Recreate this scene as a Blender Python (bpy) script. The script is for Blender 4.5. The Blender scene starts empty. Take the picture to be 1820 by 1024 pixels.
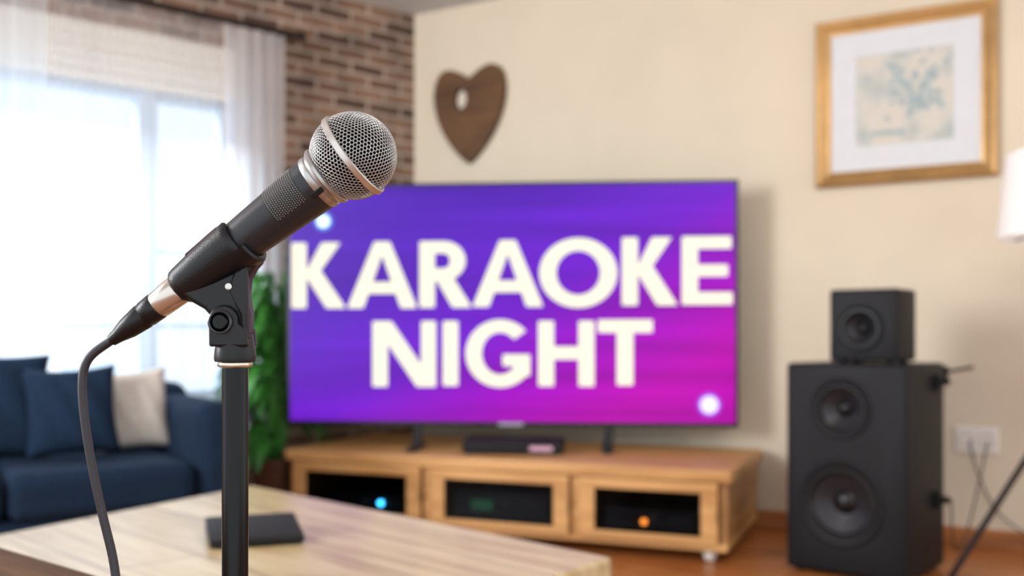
import bpy, bmesh, math, random
from mathutils import Vector, Matrix
random.seed(4)
S = bpy.context.scene
S.view_settings.view_transform = 'Standard'
R = math.radians

# ---------------------------------------------------------------- materials
def lin(c):
    return tuple((x/255/12.92 if x/255 <= .04045 else ((x/255+.055)/1.055)**2.4) for x in c) + (1,)
def mat(name, col, rough=.5, metal=0, noise=0, nscale=20, bump=0, bscale=200, emit=0, spec=.5, black=False):
    m = bpy.data.materials.new(name); m.use_nodes = True
    n = m.node_tree.nodes; l = m.node_tree.links
    b = n['Principled BSDF']
    b.inputs['Base Color'].default_value = (.01, .01, .01, 1) if black else lin(col)
    b.inputs['Roughness'].default_value = rough
    b.inputs['Metallic'].default_value = metal
    b.inputs['Specular IOR Level'].default_value = spec
    if emit:
        b.inputs['Emission Color'].default_value = lin(col); b.inputs['Emission Strength'].default_value = emit
    tc = n.new('ShaderNodeTexCoord')
    if noise:
        t = n.new('ShaderNodeTexNoise'); t.inputs['Scale'].default_value = nscale; t.inputs['Detail'].default_value = 4
        l.new(tc.outputs['Object'], t.inputs['Vector'])
        r = n.new('ShaderNodeValToRGB')
        c = lin(col)
        r.color_ramp.elements[0].position = .3; r.color_ramp.elements[1].position = .7
        r.color_ramp.elements[0].color = tuple(x*(1-noise) for x in c[:3])+(1,)
        r.color_ramp.elements[1].color = tuple(min(1, x*(1+noise)) for x in c[:3])+(1,)
        l.new(t.outputs['Fac'], r.inputs['Fac']); l.new(r.outputs['Color'], b.inputs['Base Color'])
    if bump:
        t2 = n.new('ShaderNodeTexNoise'); t2.inputs['Scale'].default_value = bscale
        l.new(tc.outputs['Object'], t2.inputs['Vector'])
        bp = n.new('ShaderNodeBump'); bp.inputs['Strength'].default_value = bump; bp.inputs['Distance'].default_value = .002
        l.new(t2.outputs['Fac'], bp.inputs['Height']); l.new(bp.outputs['Normal'], b.inputs['Normal'])
    return m
def wood(name, dark, light, rot=0, plank=0, rough=.45, stretch=14, fscale=1.0, fine=0, ffac=.6, pc=(.80, .77, .72, 1)):
    """grain along local X (rotated by rot about Z)"""
    m = bpy.data.materials.new(name); m.use_nodes = True
    n = m.node_tree.nodes; l = m.node_tree.links; b = n['Principled BSDF']
    b.inputs['Roughness'].default_value = rough
    tc = n.new('ShaderNodeTexCoord'); mp = n.new('ShaderNodeMapping')
    mp0 = n.new('ShaderNodeMapping'); mp0.inputs['Rotation'].default_value = (0, 0, rot)
    l.new(tc.outputs['Object'], mp0.inputs['Vector'])
    mp.inputs['Scale'].default_value = (1.2*fscale, stretch*fscale, stretch*fscale)
    l.new(mp0.outputs['Vector'], mp.inputs['Vector'])
    t = n.new('ShaderNodeTexNoise'); t.inputs['Scale'].default_value = 1.6; t.inputs['Detail'].default_value = 7; t.inputs['Distortion'].default_value = .8
    l.new(mp.outputs['Vector'], t.inputs['Vector'])
    r = n.new('ShaderNodeValToRGB'); r.color_ramp.elements[0].position = .32; r.color_ramp.elements[1].position = .68
    r.color_ramp.elements[0].color = lin(dark); r.color_ramp.elements[1].color = lin(light)
    l.new(t.outputs['Fac'], r.inputs['Fac'])
    out = r.outputs['Color']
    def mul(out, col, fac):
        mx = n.new('ShaderNodeMix'); mx.data_type = 'RGBA'; mx.blend_type = 'MULTIPLY'; mx.inputs['Factor'].default_value = fac
        l.new(out, mx.inputs['A']); l.new(col, mx.inputs['B']); return mx.outputs['Result']
    if plank:
        bk = n.new('ShaderNodeTexBrick'); bk.inputs['Scale'].default_value = 1
        bk.inputs['Brick Width'].default_value = 1.4; bk.inputs['Row Height'].default_value = plank
        bk.inputs['Mortar Size'].default_value = .0025
        bk.inputs['Color1'].default_value = (1, 1, 1, 1); bk.inputs['Color2'].default_value = pc
        bk.inputs['Mortar'].default_value = (.3, .25, .2, 1)
        l.new(mp0.outputs['Vector'], bk.inputs['Vector']); out = mul(out, bk.outputs['Color'], .8)
    if fine:
        wv = n.new('ShaderNodeTexNoise'); wv.inputs['Scale'].default_value = 1; wv.inputs['Detail'].default_value = 3
        mf = n.new('ShaderNodeMapping'); mf.inputs['Scale'].default_value = (3, fine, fine); l.new(mp0.outputs['Vector'], mf.inputs['Vector'])
        l.new(mf.outputs[0], wv.inputs['Vector'])
        rf = n.new('ShaderNodeValToRGB'); rf.color_ramp.elements[0].position = .36; rf.color_ramp.elements[1].position = .54
        rf.color_ramp.elements[0].color = (.62, .52, .38, 1); rf.color_ramp.elements[1].color = (1, 1, 1, 1)
        l.new(wv.outputs['Fac'], rf.inputs[0]); out = mul(out, rf.outputs['Color'], ffac)
    l.new(out, b.inputs['Base Color'])
    bp = n.new('ShaderNodeBump'); bp.inputs['Strength'].default_value = .2; bp.inputs['Distance'].default_value = .002
    l.new(t.outputs['Fac'], bp.inputs['Height']); l.new(bp.outputs['Normal'], b.inputs['Normal'])
    return m
def sheer(name, alpha, col=(235, 240, 246), trans=.8):
    m = bpy.data.materials.new(name); m.use_nodes = True
    n = m.node_tree.nodes; l = m.node_tree.links; n.remove(n['Principled BSDF'])
    o = n['Material Output']
    d = n.new('ShaderNodeBsdfDiffuse'); d.inputs['Color'].default_value = lin(col)
    t = n.new('ShaderNodeBsdfTranslucent'); t.inputs['Color'].default_value = lin(col)
    a = n.new('ShaderNodeMixShader'); a.inputs[0].default_value = trans
    l.new(d.outputs[0], a.inputs[1]); l.new(t.outputs[0], a.inputs[2])
    tr = n.new('ShaderNodeBsdfTransparent')
    w = n.new('ShaderNodeTexNoise'); w.inputs['Scale'].default_value = 60
    mr = n.new('ShaderNodeMapRange'); mr.inputs['To Min'].default_value = alpha-.03; mr.inputs['To Max'].default_value = alpha+.03
    l.new(w.outputs['Fac'], mr.inputs['Value'])
    f = n.new('ShaderNodeMixShader'); l.new(mr.outputs[0], f.inputs[0])
    l.new(tr.outputs[0], f.inputs[1]); l.new(a.outputs[0], f.inputs[2]); l.new(f.outputs[0], o.inputs['Surface'])
    return m
def glass(name, tint=(230, 235, 240), gl=.12):
    m = bpy.data.materials.new(name); m.use_nodes = True
    n = m.node_tree.nodes; l = m.node_tree.links; n.remove(n['Principled BSDF'])
    tr = n.new('ShaderNodeBsdfTransparent'); tr.inputs['Color'].default_value = lin(tint)
    g = n.new('ShaderNodeBsdfGlossy'); g.inputs['Roughness'].default_value = .05
    f = n.new('ShaderNodeMixShader'); f.inputs[0].default_value = gl
    l.new(tr.outputs[0], f.inputs[1]); l.new(g.outputs[0], f.inputs[2]); l.new(f.outputs[0], n['Material Output'].inputs['Surface'])
    return m

# ---------------------------------------------------------------- helpers
def link(o):
    bpy.context.collection.objects.link(o); return o
def empty(name, loc=(0, 0, 0), rz=0):
    o = link(bpy.data.objects.new(name, None)); o.empty_display_size = .05
    o.location = loc; o.rotation_euler = (0, 0, rz); return o
def tag(o, label, cat, group=None):
    o['label'] = label; o['category'] = cat
    if group: o['group'] = group
def fin(name, bm, m, parent=None, loc=(0, 0, 0), rot=(0, 0, 0), smooth=False, bevel=0, seg=3, ang=35):
    me = bpy.data.meshes.new(name)
    bmesh.ops.recalc_face_normals(bm, faces=bm.faces)
    bm.to_mesh(me); bm.free()
    for mm in (m if isinstance(m, (list, tuple)) else [m]): me.materials.append(mm)
    o = link(bpy.data.objects.new(name, me))
    o.location = loc; o.rotation_euler = rot
    if parent: o.parent = parent
    if bevel:
        b = o.modifiers.new('b', 'BEVEL'); b.width = bevel; b.segments = seg; b.limit_method = 'ANGLE'
    if smooth or bevel:
        for p in me.polygons: p.use_smooth = True
        me.set_sharp_from_angle(angle=R(ang if not bevel else 80))
    return o
def bx(bm, x0, x1, y0, y1, z0, z1):
    v = [bm.verts.new((x, y, z)) for x in (x0, x1) for y in (y0, y1) for z in (z0, z1)]
    for f in ((0, 1, 3, 2), (4, 6, 7, 5), (0, 4, 5, 1), (2, 3, 7, 6), (0, 2, 6, 4), (1, 5, 7, 3)):
        bm.faces.new([v[i] for i in f])
def box(name, x0, x1, y0, y1, z0, z1, m, parent=None, bevel=0, **k):
    bm = bmesh.new(); bx(bm, x0, x1, y0, y1, z0, z1)
    return fin(name, bm, m, parent, bevel=bevel, **k)
def lathe_bm(bm, prof, seg=48, a0=0, a1=2*math.pi, closed_prof=False, mtx=None):
    full = abs(a1-a0-2*math.pi) < 1e-5
    n = seg if full else seg+1
    rings = []
    for z, r in prof:
        rr = []
        if r < 1e-7:
            v = bm.verts.new((0, 0, z)); rr = [v]*n
        else:
            for i in range(n):
                a = a0+(a1-a0)*i/seg
                rr.append(bm.verts.new((r*math.cos(a), r*math.sin(a), z)))
        rings.append(rr)
    P = list(range(len(rings)))
    pairs = list(zip(P, P[1:]))+([(P[-1], 0)] if closed_prof else [])
    for a, b in pairs:
        for i in range(seg):
            j = (i+1) % n if full else i+1
            vs = []
            for v in (rings[a][i], rings[a][j], rings[b][j], rings[b][i]):
                if v not in vs: vs.append(v)
            if len(vs) > 2:
                try: bm.faces.new(vs)
                except ValueError: pass
    if closed_prof and not full:
        bm.faces.new([r[0] for r in rings]); bm.faces.new([r[-1] for r in rings])
    if mtx is not None:
        vs = {v for r in rings for v in r}
        for v in vs: v.co = mtx @ v.co
def lathe(name, prof, m, parent=None, seg=48, ang=35, **k):
    kk = {q: k.pop(q) for q in ('a0', 'a1', 'closed_prof', 'mtx') if q in k}
    bm = bmesh.new(); lathe_bm(bm, prof, seg, **kk)
    return fin(name, bm, m, parent, smooth=True, ang=ang, **k)
def tube(name, pts, r, m, parent=None, res=8, kind='NURBS'):
    cu = bpy.data.curves.new(name, 'CURVE'); cu.dimensions = '3D'
    sp = cu.splines.new(kind); sp.points.add(len(pts)-1)
    for p, q in zip(sp.points, pts): p.co = (*q, 1)
    if kind == 'NURBS': sp.use_endpoint_u = True; sp.order_u = 4
    sp.resolution_u = 10
    cu.bevel_depth = r; cu.bevel_resolution = res; cu.use_fill_caps = True
    o = link(bpy.data.objects.new(name+'_tmp', cu))
    me = bpy.data.meshes.new_from_object(o.evaluated_get(bpy.context.evaluated_depsgraph_get()))
    bpy.data.objects.remove(o)
    me.materials.clear(); me.materials.append(m)
    ob = link(bpy.data.objects.new(name, me))
    for p in me.polygons: p.use_smooth = True
    if parent: ob.parent = parent
    return ob
def rod_bm(bm, p, q, r, seg=12, r2=None):
    p = Vector(p); q = Vector(q); d = q-p
    M = Matrix.Translation(p) @ d.to_track_quat('Z', 'Y').to_matrix().to_4x4()
    r2 = r if r2 is None else r2
    lathe_bm(bm, [(0, 0), (0, r), (d.length, r2), (d.length, 0)], seg, mtx=M)
def prism(bm, pts, y0, y1):
    """extrude polygon given in (x,z) from y0 to y1"""
    a = [bm.verts.new((x, y0, z)) for x, z in pts]; b = [bm.verts.new((x, y1, z)) for x, z in pts]
    bm.faces.new(a); bm.faces.new(b[::-1])
    for i in range(len(pts)):
        j = (i+1) % len(pts); bm.faces.new((a[i], b[i], b[j], a[j]))

# ---------------------------------------------------------------- camera
H = .80
cam = bpy.data.cameras.new('camera'); co = link(bpy.data.objects.new('camera', cam))
co.location = (0, 0, H); co.rotation_euler = (R(90), 0, 0)
cam.lens = 35; cam.sensor_width = 36; cam.shift_y = 88/1820
cam.clip_start = .05
cam.dof.use_dof = True; cam.dof.focus_distance = .585; cam.dof.aperture_fstop = 6.0
cam.dof.aperture_blades = 0
S.camera = co

# ---------------------------------------------------------------- world and lights
w = bpy.data.worlds.new('world'); S.world = w; w.use_nodes = True
w.node_tree.nodes['Background'].inputs['Color'].default_value = (.93, .965, 1, 1)
w.node_tree.nodes['Background'].inputs['Strength'].default_value = 1.75
def area(name, loc, tgt, size, power, col):
    L = bpy.data.lights.new(name, 'AREA'); L.shape = 'RECTANGLE'; L.size, L.size_y = size; L.energy = power; L.color = col
    o = link(bpy.data.objects.new(name, L)); o.location = loc
    o.rotation_euler = (Vector(tgt)-Vector(loc)).to_track_quat('-Z', 'Y').to_euler(); return o
CX, CY, CH = -.5, 5.1, 2.45
bd = (math.cos(R(220)), math.sin(R(220)))      # brick wall direction
cd = (math.cos(R(-30)), math.sin(R(-30)))      # painted wall direction
def BW(x, y, z):  # brick wall local to world
    return (CX+bd[0]*x-bd[1]*y, CY+bd[1]*x+bd[0]*y, z)
area('side_window_light', (-3.2, .9, 1.7), (1.0, 4.2, .9), (1.2, 1.4), 112, (.98, .985, 1))
area('overhead_fill', (.9, 1.3, 2.38), (.9, 2.2, 0), (1.0, 1.0), 34, (1, .97, .91))  # unseen fill lamp added below the ceiling to brighten the room
area('daylight_in', BW(1.8, -1.5, 3.5), BW(1.6, .2, 1.2), (2.4, 1.2), 520, (.95, .98, 1))
area('facade_fill', BW(3, -1.2, 4.6), BW(4, -7.2, .8), (3, 1.5), 1250, (1, 1, 1))  # unseen panel added outdoors to lighten the facade

# ---------------------------------------------------------------- room
M_cream = mat('cream_paint', (221, 209, 187), .85, noise=.03, nscale=3, bump=.15, bscale=90)
M_ceil = mat('ceiling_paint', (205, 203, 202), .9, noise=.02, nscale=2)
M_floor = wood('orange_floorboards', (150, 86, 42), (200, 128, 70), rot=R(30), plank=.09, rough=.3)
M_base = wood('orange_baseboard', (150, 92, 48), (190, 124, 68))
# brick
M_brick = bpy.data.materials.new('old_brick'); M_brick.use_nodes = True
n = M_brick.node_tree.nodes; l = M_brick.node_tree.links; b = n['Principled BSDF']; b.inputs['Roughness'].default_value = .9
tc = n.new('ShaderNodeTexCoord'); sx = n.new('ShaderNodeSeparateXYZ'); cb = n.new('ShaderNodeCombineXYZ')
l.new(tc.outputs['Object'], sx.inputs[0]); l.new(sx.outputs['X'], cb.inputs['X']); l.new(sx.outputs['Z'], cb.inputs['Y'])
nz = n.new('ShaderNodeTexNoise'); nz.inputs['Scale'].default_value = 9
l.new(tc.outputs['Object'], nz.inputs['Vector'])
va = n.new('ShaderNodeVectorMath'); va.operation = 'MULTIPLY_ADD'; va.inputs[1].default_value = (.016, .016, 0)
l.new(nz.outputs['Color'], va.inputs[0]); l.new(cb.outputs[0], va.inputs[2])
bk = n.new('ShaderNodeTexBrick'); bk.inputs['Scale'].default_value = 1
bk.inputs['Brick Width'].default_value = .19; bk.inputs['Row Height'].default_value = .060; bk.inputs['Mortar Size'].default_value = .009
bk.inputs['Mortar Smooth'].default_value = .3; bk.inputs['Bias'].default_value = -.1
bk.inputs['Color1'].default_value = lin((98, 74, 62)); bk.inputs['Color2'].default_value = lin((174, 138, 112)); bk.inputs['Mortar'].default_value = lin((192, 176, 160))
l.new(va.outputs[0], bk.inputs['Vector'])
n2 = n.new('ShaderNodeTexNoise'); n2.inputs['Scale'].default_value = 6; l.new(tc.outputs['Object'], n2.inputs['Vector'])
rp = n.new('ShaderNodeValToRGB'); rp.color_ramp.elements[0].position = .35; rp.color_ramp.elements[1].position = .65
rp.color_ramp.elements[0].color = (.60, .60, .62, 1); rp.color_ramp.elements[1].color = (.96, .92, .9, 1)
l.new(n2.outputs['Fac'], rp.inputs[0])
mx = n.new('ShaderNodeMix'); mx.data_type = 'RGBA'; mx.blend_type = 'MULTIPLY'; mx.inputs['Factor'].default_value = 1
l.new(bk.outputs['Color'], mx.inputs['A']); l.new(rp.outputs['Color'], mx.inputs['B']); l.new(mx.outputs['Result'], b.inputs['Base Color'])
bp = n.new('ShaderNodeBump'); bp.inputs['Strength'].default_value = .5; bp.inputs['Distance'].default_value = .008; bp.invert = True
l.new(bk.outputs['Fac'], bp.inputs['Height']); l.new(bp.outputs['Normal'], b.inputs['Normal'])

def struct(o, label=None):
    o['kind'] = 'structure'
    if label: o['label'] = label
WX0, WX1, WZ0, WZ1 = .93, 2.75, .50, 2.10
BL, CL = 5.0, 5.0
bm = bmesh.new()
bx(bm, -.1, WX0, -.2, 0, 0, CH); bx(bm, WX1, BL, -.2, 0, 0, CH)
bx(bm, WX0, WX1, -.2, 0, WZ1, CH); bx(bm, WX0, WX1, -.2, 0, 0, WZ0)
wb = fin('wall_left', bm, M_brick, loc=(CX, CY, 0), rot=(0, 0, R(220))); struct(wb, 'weathered brown brick wall with window opening')
wc = box('wall_right', -.02, CL, 0, .15, 0, CH, M_cream, loc=(CX, CY, 0), rot=(0, 0, R(-30))); struct(wc, 'smooth cream painted wall')
be = (CX+bd[0]*BL, CY+bd[1]*BL); ce = (CX+cd[0]*CL, CY+cd[1]*CL)
poly = [(CX, CY), ce, (ce[0], -1.6), (be[0], -1.6), be]
def slab(name, poly, z0, z1, m, **k):
    bm = bmesh.new()
    a = [bm.verts.new((x, y, z0)) for x, y in poly]; b = [bm.verts.new((x, y, z1)) for x, y in poly]
    bm.faces.new(a); bm.faces.new(b[::-1])
    for i in range(len(poly)):
        j = (i+1) % len(poly); bm.faces.new((a[i], b[i], b[j], a[j]))
    return fin(name, bm, m, **k)
struct(slab('floor', poly, -.08, 0, M_floor), 'glossy orange wooden floorboards')
struct(slab('ceiling', poly, CH, CH+.08, M_ceil), 'plain pale ceiling')
bb = box('baseboard_right', .02, CL-.01, -.016, 0, 0, .075, M_base, loc=(CX, CY, 0), rot=(0, 0, R(-30)), bevel=.004); struct(bb)
bb = box('baseboard_left', .02, BL-.01, 0, .016, 0, .075, M_base, loc=(CX, CY, 0), rot=(0, 0, R(220)), bevel=.004); struct(bb)

# window
M_wf = mat('white_window_frame', (198, 212, 226), .4, noise=.02)
bm = bmesh.new()
y0, y1 = -.14, -.07
bx(bm, WX0, WX0+.08, y0, y1, WZ0, WZ1); bx(bm, WX1-.07, WX1, y0, y1, WZ0, WZ1)
bx(bm, WX0, WX1, y0, y1, WZ0, WZ0+.07); bx(bm, WX0, WX1, y0, y1, WZ1-.27, WZ1)
for s in (1.34, 2.05): bx(bm, s-.040, s+.040, y0+.005, y1+.01, WZ0, WZ1-.2)
bx(bm, WX0, WX1, y0+.01, y1-.005, 1.16, 1.185)
bx(bm, WX0, WX1, y0+.01, y1-.005, .84, .86)
bx(bm, WX0-.04, WX1+.04, y1, .03, WZ0-.03, WZ0+.0)
wn = fin('window_1', bm, M_wf, loc=(CX, CY, 0), rot=(0, 0, R(220))); struct(wn, 'white framed window with several panes')
g = box('glass_pane', WX0+.05, WX1-.05, -.107, -.103, WZ0+.05, WZ1-.2, glass('window_glass', gl=.04), wn)
# outside building
M_fac = bpy.data.materials.new('pale_facade'); M_fac.use_nodes = True
n = M_fac.node_tree.nodes; l = M_fac.node_tree.links; b = n['Principled BSDF']; b.inputs['Roughness'].default_value = .9
tc = n.new('ShaderNodeTexCoord'); sx = n.new('ShaderNodeSeparateXYZ'); cb = n.new('ShaderNodeCombineXYZ')
l.new(tc.outputs['Object'], sx.inputs[0]); l.new(sx.outputs['X'], cb.inputs['X']); l.new(sx.outputs['Z'], cb.inputs['Y'])
bk = n.new('ShaderNodeTexBrick'); bk.offset = 0; bk.inputs['Scale'].default_value = 1
bk.inputs['Brick Width'].default_value = 1.3; bk.inputs['Row Height'].default_value = 1.5; bk.inputs['Mortar Size'].default_value = .32
bk.inputs['Color1'].default_value = lin((180, 206, 228)); bk.inputs['Color2'].default_value = lin((208, 222, 236)); bk.inputs['Mortar'].default_value = lin((252, 253, 254))
l.new(cb.outputs[0], bk.inputs['Vector']); l.new(bk.outputs['Color'], b.inputs['Base Color'])
bld = empty('building', (CX, CY, 0), R(220)); tag(bld, 'pale apartment building seen outside the window', 'building')
box('facade', -1, 9, -8.2, -7.2, -3, 2.6, M_fac, bld)
box('roof_ledge', -1.2, 9.2, -8.3, -7.0, 2.6, 2.75, mat('ledge', (235, 238, 240), .8, noise=.03), bld)

# curtain rod and curtains
M_rod = mat('dark_bronze_rod', (48, 38, 34), .4, .6, noise=.1)
rodr = empty('curtain_rod', (CX, CY, 2.185), R(220)); tag(rodr, 'dark bronze curtain rod mounted above the window', 'curtain rod')
bm = bmesh.new(); rod_bm(bm, (.72, .1, 0), (2.95, .1, 0), .015)
fin('pole', bm, M_rod, rodr, smooth=True)
for s in (.70, 2.97):
    lathe('finial', [(-.03, 0), (-.028, .012), (-.01, .026), (.01, .026), (.028, .012), (.03, 0)], M_rod, rodr, seg=20, loc=(s, .1, 0), rot=(0, R(90), 0))
for s in (.76, 2.85):
    bm = bmesh.new(); bx(bm, s-.01, s+.01, 0, .1, -.008, .008); bx(bm, s-.02, s+.02, 0, .01, -.04, .04)
    fin('bracket', bm, M_rod, rodr, bevel=.003)
def curtain(name, s0, s1, m, per, amp, yoff, label, ztop=2.168):
    bm = bmesh.new(); N = int((s1-s0)/.006); Z = 26
    grid = []
    ph = random.random()*6
    for i in range(N+1):
        s = s0+(s1-s0)*i/N; col = []
        for k in range(Z+1):
            z = .02+(ztop-.02)*k/Z; f = 1-k/Z
            y = yoff+amp*math.sin(2*math.pi*s/per+ph+.5*math.sin(s*9))*(.7+.5*f)+amp*.35*math.sin(2*math.pi*s/(per*.43)+f*1.3)
            sh = .02*f*math.sin(s*7+ph)
            col.append(bm.verts.new((s+sh-s0, y, z)))
        grid.append(col)
    for i in range(N):
        for k in range(Z): bm.faces.new((grid[i][k], grid[i+1][k], grid[i+1][k+1], grid[i][k+1]))
    o = fin(name, bm, m, loc=(CX+bd[0]*s0, CY+bd[1]*s0, 0), rot=(0, 0, R(220)), smooth=True, ang=180)
    tag(o, label, 'curtain', 'sheer curtains on the bronze rod'); return o
curtain('curtain', .78, 1.07, sheer('sheer_dense', .80, (252, 252, 255), .72), .07, .011, .1, 'gathered white sheer curtain panel beside brick wall')
curtain('curtain', 1.08, 1.78, sheer('sheer_light', .30, (246, 250, 255)), .11, .010, .1, 'thin translucent white curtain panel over window')
curtain('curtain', 1.79, 2.35, sheer('sheer_mid', .55, (242, 249, 255)), .09, .013, .1, 'gathered white sheer curtain panel hanging from the rod')
# roman blind
bm = bmesh.new()
for i in range(5):
    z = 1.86+i*.045; bx(bm, WX0+.02, WX1-.02, -.055+.006*(i % 2), -.03+.006*(i % 2), z, z+.043)
bx(bm, WX0+.02, WX1-.02, -.065, -.02, 2.075, 2.1)
o = fin('window_blind', bm, mat('beige_blind', (236, 231, 220), .8, noise=.008, nscale=8), loc=(CX, CY, 0), rot=(0, 0, R(220)), bevel=.003)
tag(o, 'raised beige fabric blind at the window top', 'blind')

# ---------------------------------------------------------------- heart wall decoration
def wall_pt(t, z, off=0):
    return (CX+cd[0]*t-(-cd[1])*off, CY+cd[1]*t-cd[0]*off, z)
M_heart = wood('brown_heart', (78, 52, 28), (112, 78, 46), stretch=6, rough=.75)
h = empty('heart_decoration', wall_pt(.345, 1.895), R(-30)); tag(h, 'brown wooden heart with a small cutout hung on wall', 'wall decoration')
hp = []
for i in range(64):
    a = 2*math.pi*i/64; sn = math.sin(a)
    x = 16*math.copysign(abs(sn)**1.75, sn); z = 13*math.cos(a)-3.9*math.cos(2*a)-1.4*math.cos(3*a)-.3*math.cos(4*a)
    hp.append((x/32*.41, z))
zmx, zmn = max(p[1] for p in hp), min(p[1] for p in hp)
hp = [(x, (z-(zmx+zmn)/2)/(zmx-zmn)*.475) for x, z in hp]
hole = [(-.045+.034*math.cos(2*math.pi*i/64+math.pi/2)*-1, .085+.048*math.sin(2*math.pi*i/64+math.pi/2)) for i in range(64)]
bm = bmesh.new()
def loopv(pts, y): return [bm.verts.new((x, y, z)) for x, z in pts]
of, ob_, hf, hb = loopv(hp, -.03), loopv(hp, -.004), loopv(hole, -.03), loopv(hole, -.004)
ed = []
for lp in (of, hf): ed += [bm.edges.new((lp[i], lp[(i+1) % 64])) for i in range(64)]
bmesh.ops.triangle_fill(bm, use_beauty=True, edges=ed)
ed = []
for lp in (ob_, hb): ed += [bm.edges.new((lp[i], lp[(i+1) % 64])) for i in range(64)]
bmesh.ops.triangle_fill(bm, use_beauty=True, edges=ed)
for a, c in ((of, ob_), (hf, hb)):
    for i in range(64): bm.faces.new((a[i], a[(i+1) % 64], c[(i+1) % 64], c[i]))
fin('heart_panel', bm, M_heart, h)
lathe('cutout_plate', [(0, 0), (0, 1), (.002, 1), (.002, 0)], mat('pale_plate', (225, 214, 198), .6, noise=.05), h, seg=32, loc=(-.045, -.0035, .085), rot=(R(90), 0, 0)).scale = (.033, .047, 1)

# ---------------------------------------------------------------- framed picture
M_gold = mat('gold_frame', (186, 146, 92), .35, .5, noise=.15, nscale=8)
fr = empty('framed_picture', wall_pt(2.36, 1.745), R(-30)); tag(fr, 'gold framed pale botanical print with white mat on wall', 'picture')
def frame_bm(bm, w, hh, prof):
    rings = []
    for ins, dep in prof:
        a = w/2-ins; c = hh/2-ins
        rings.append([bm.verts.new(p) for p in ((-a, -dep, -c), (a, -dep, -c), (a, -dep, c), (-a, -dep, c))])
    for r0, r1 in zip(rings, rings[1:]+rings[:1]):
        for i in range(4):
            j = (i+1) % 4; bm.faces.new((r0[i], r0[j], r1[j], r1[i]))
bm = bmesh.new(); frame_bm(bm, .67, .67, [(0, .003), (0, .03), (.008, .038), (.02, .034), (.035, .026), (.05, .02), (.058, .018), (.058, .003)])
fin('frame', bm, M_gold, fr)
bm = bmesh.new(); frame_bm(bm, .56, .56, [(0, .005), (0, .012), (.095, .012), (.1, .008), (.1, .005)])
fin('mat_board', bm, mat('mat_board', (218, 221, 225), .8, noise=.02), fr)
M_art = bpy.data.materials.new('botanical_print'); M_art.use_nodes = True
n = M_art.node_tree.nodes; l = M_art.node_tree.links; b = n['Principled BSDF']; b.inputs['Roughness'].default_value = .6
tc = n.new('ShaderNodeTexCoord'); t = n.new('ShaderNodeTexNoise'); t.inputs['Scale'].default_value = 8; t.inputs['Detail'].default_value = 3
l.new(tc.outputs['Object'], t.inputs['Vector'])
r = n.new('ShaderNodeValToRGB'); e = r.color_ramp.elements
e[0].position = .36; e[0].color = lin((176, 184, 180)); e[1].position = .62; e[1].color = lin((210, 203, 190))
x = e.new(.46); x.color = lin((198, 198, 190)); x = e.new(.54); x.color = lin((210, 205, 194))
l.new(t.outputs['Fac'], r.inputs[0]); l.new(r.outputs['Color'], b.inputs['Base Color'])
box('print', -.185, .185, -.007, -.004, -.185, .185, M_art, fr)
bm = bmesh.new()
rnd = random.Random(8)
M_leafink = mat('blue_green_ink', (164, 180, 182), .7, noise=.12, nscale=40)
for i in range(60):
    cx_ = .035+rnd.gauss(0, .055); cz = .03+rnd.gauss(0, .06); a = rnd.uniform(0, math.pi); L = rnd.uniform(.012, .026); W_ = L*.6
    vs = [bm.verts.new((cx_+math.cos(a)*L*u-math.sin(a)*W_*v, -.0075-.00002*i, cz+math.sin(a)*L*u+math.cos(a)*W_*v)) for u, v in ((-1, 0), (0, -1), (1, 0), (0, 1))]
    bm.faces.new(vs)
for (x_, z_, w_, h_) in ((-.12, -.14, .12, .016), (.02, -.08, .011, .08)):
    bm.faces.new([bm.verts.new(p) for p in ((x_-.01, -.009, z_), (x_+w_, -.009, z_-.005), (x_+w_, -.009, z_+h_), (x_, -.009, z_+h_))])
fin('tree_drawing', bm, M_leafink, fr)

# ---------------------------------------------------------------- television stand
M_pine = wood('honey_pine', (170, 121, 66), (214, 166, 106), rot=0, stretch=12)
M_pined = wood('honey_pine_side', (142, 98, 54), (182, 136, 84), rot=R(90), stretch=10)
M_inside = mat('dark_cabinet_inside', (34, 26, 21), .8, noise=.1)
ts = empty('television_stand', (-.929, 4.164, 0), R(-22)); tag(ts, 'low honey pine media cabinet with three glass doors', 'tv stand')
W, D, ZB, ZT = 1.815, .735, .045, .335
box('top', -.015, W+.018, -.02, D, ZT-.045, ZT, M_pine, ts, bevel=.008)
box('bottom_panel', 0, W, 0, D-.01, ZB, ZB+.03, M_pine, ts, bevel=.004)
box('side_panel', 0, .03, .005, D-.01, ZB+.03, ZT-.045, M_pined, ts, bevel=.003)
box('side_panel', W-.03, W, .005, D-.01, ZB+.03, ZT-.045, M_pined, ts, bevel=.003)
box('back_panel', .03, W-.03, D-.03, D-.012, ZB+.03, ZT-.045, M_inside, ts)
doors = [(.03, .62), (.665, 1.235), (1.275, 1.785)]
for s in (.6425, 1.255): box('divider', s-.0175, s+.0175, .0, D-.03, ZB+.03, ZT-.045, M_pine, ts, bevel=.002)
M_dglass = glass('smoked_glass', (190, 193, 197), .004)
M_knob = mat('brass_hinge', (150, 120, 80), .35, .8, noise=.1)
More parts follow.
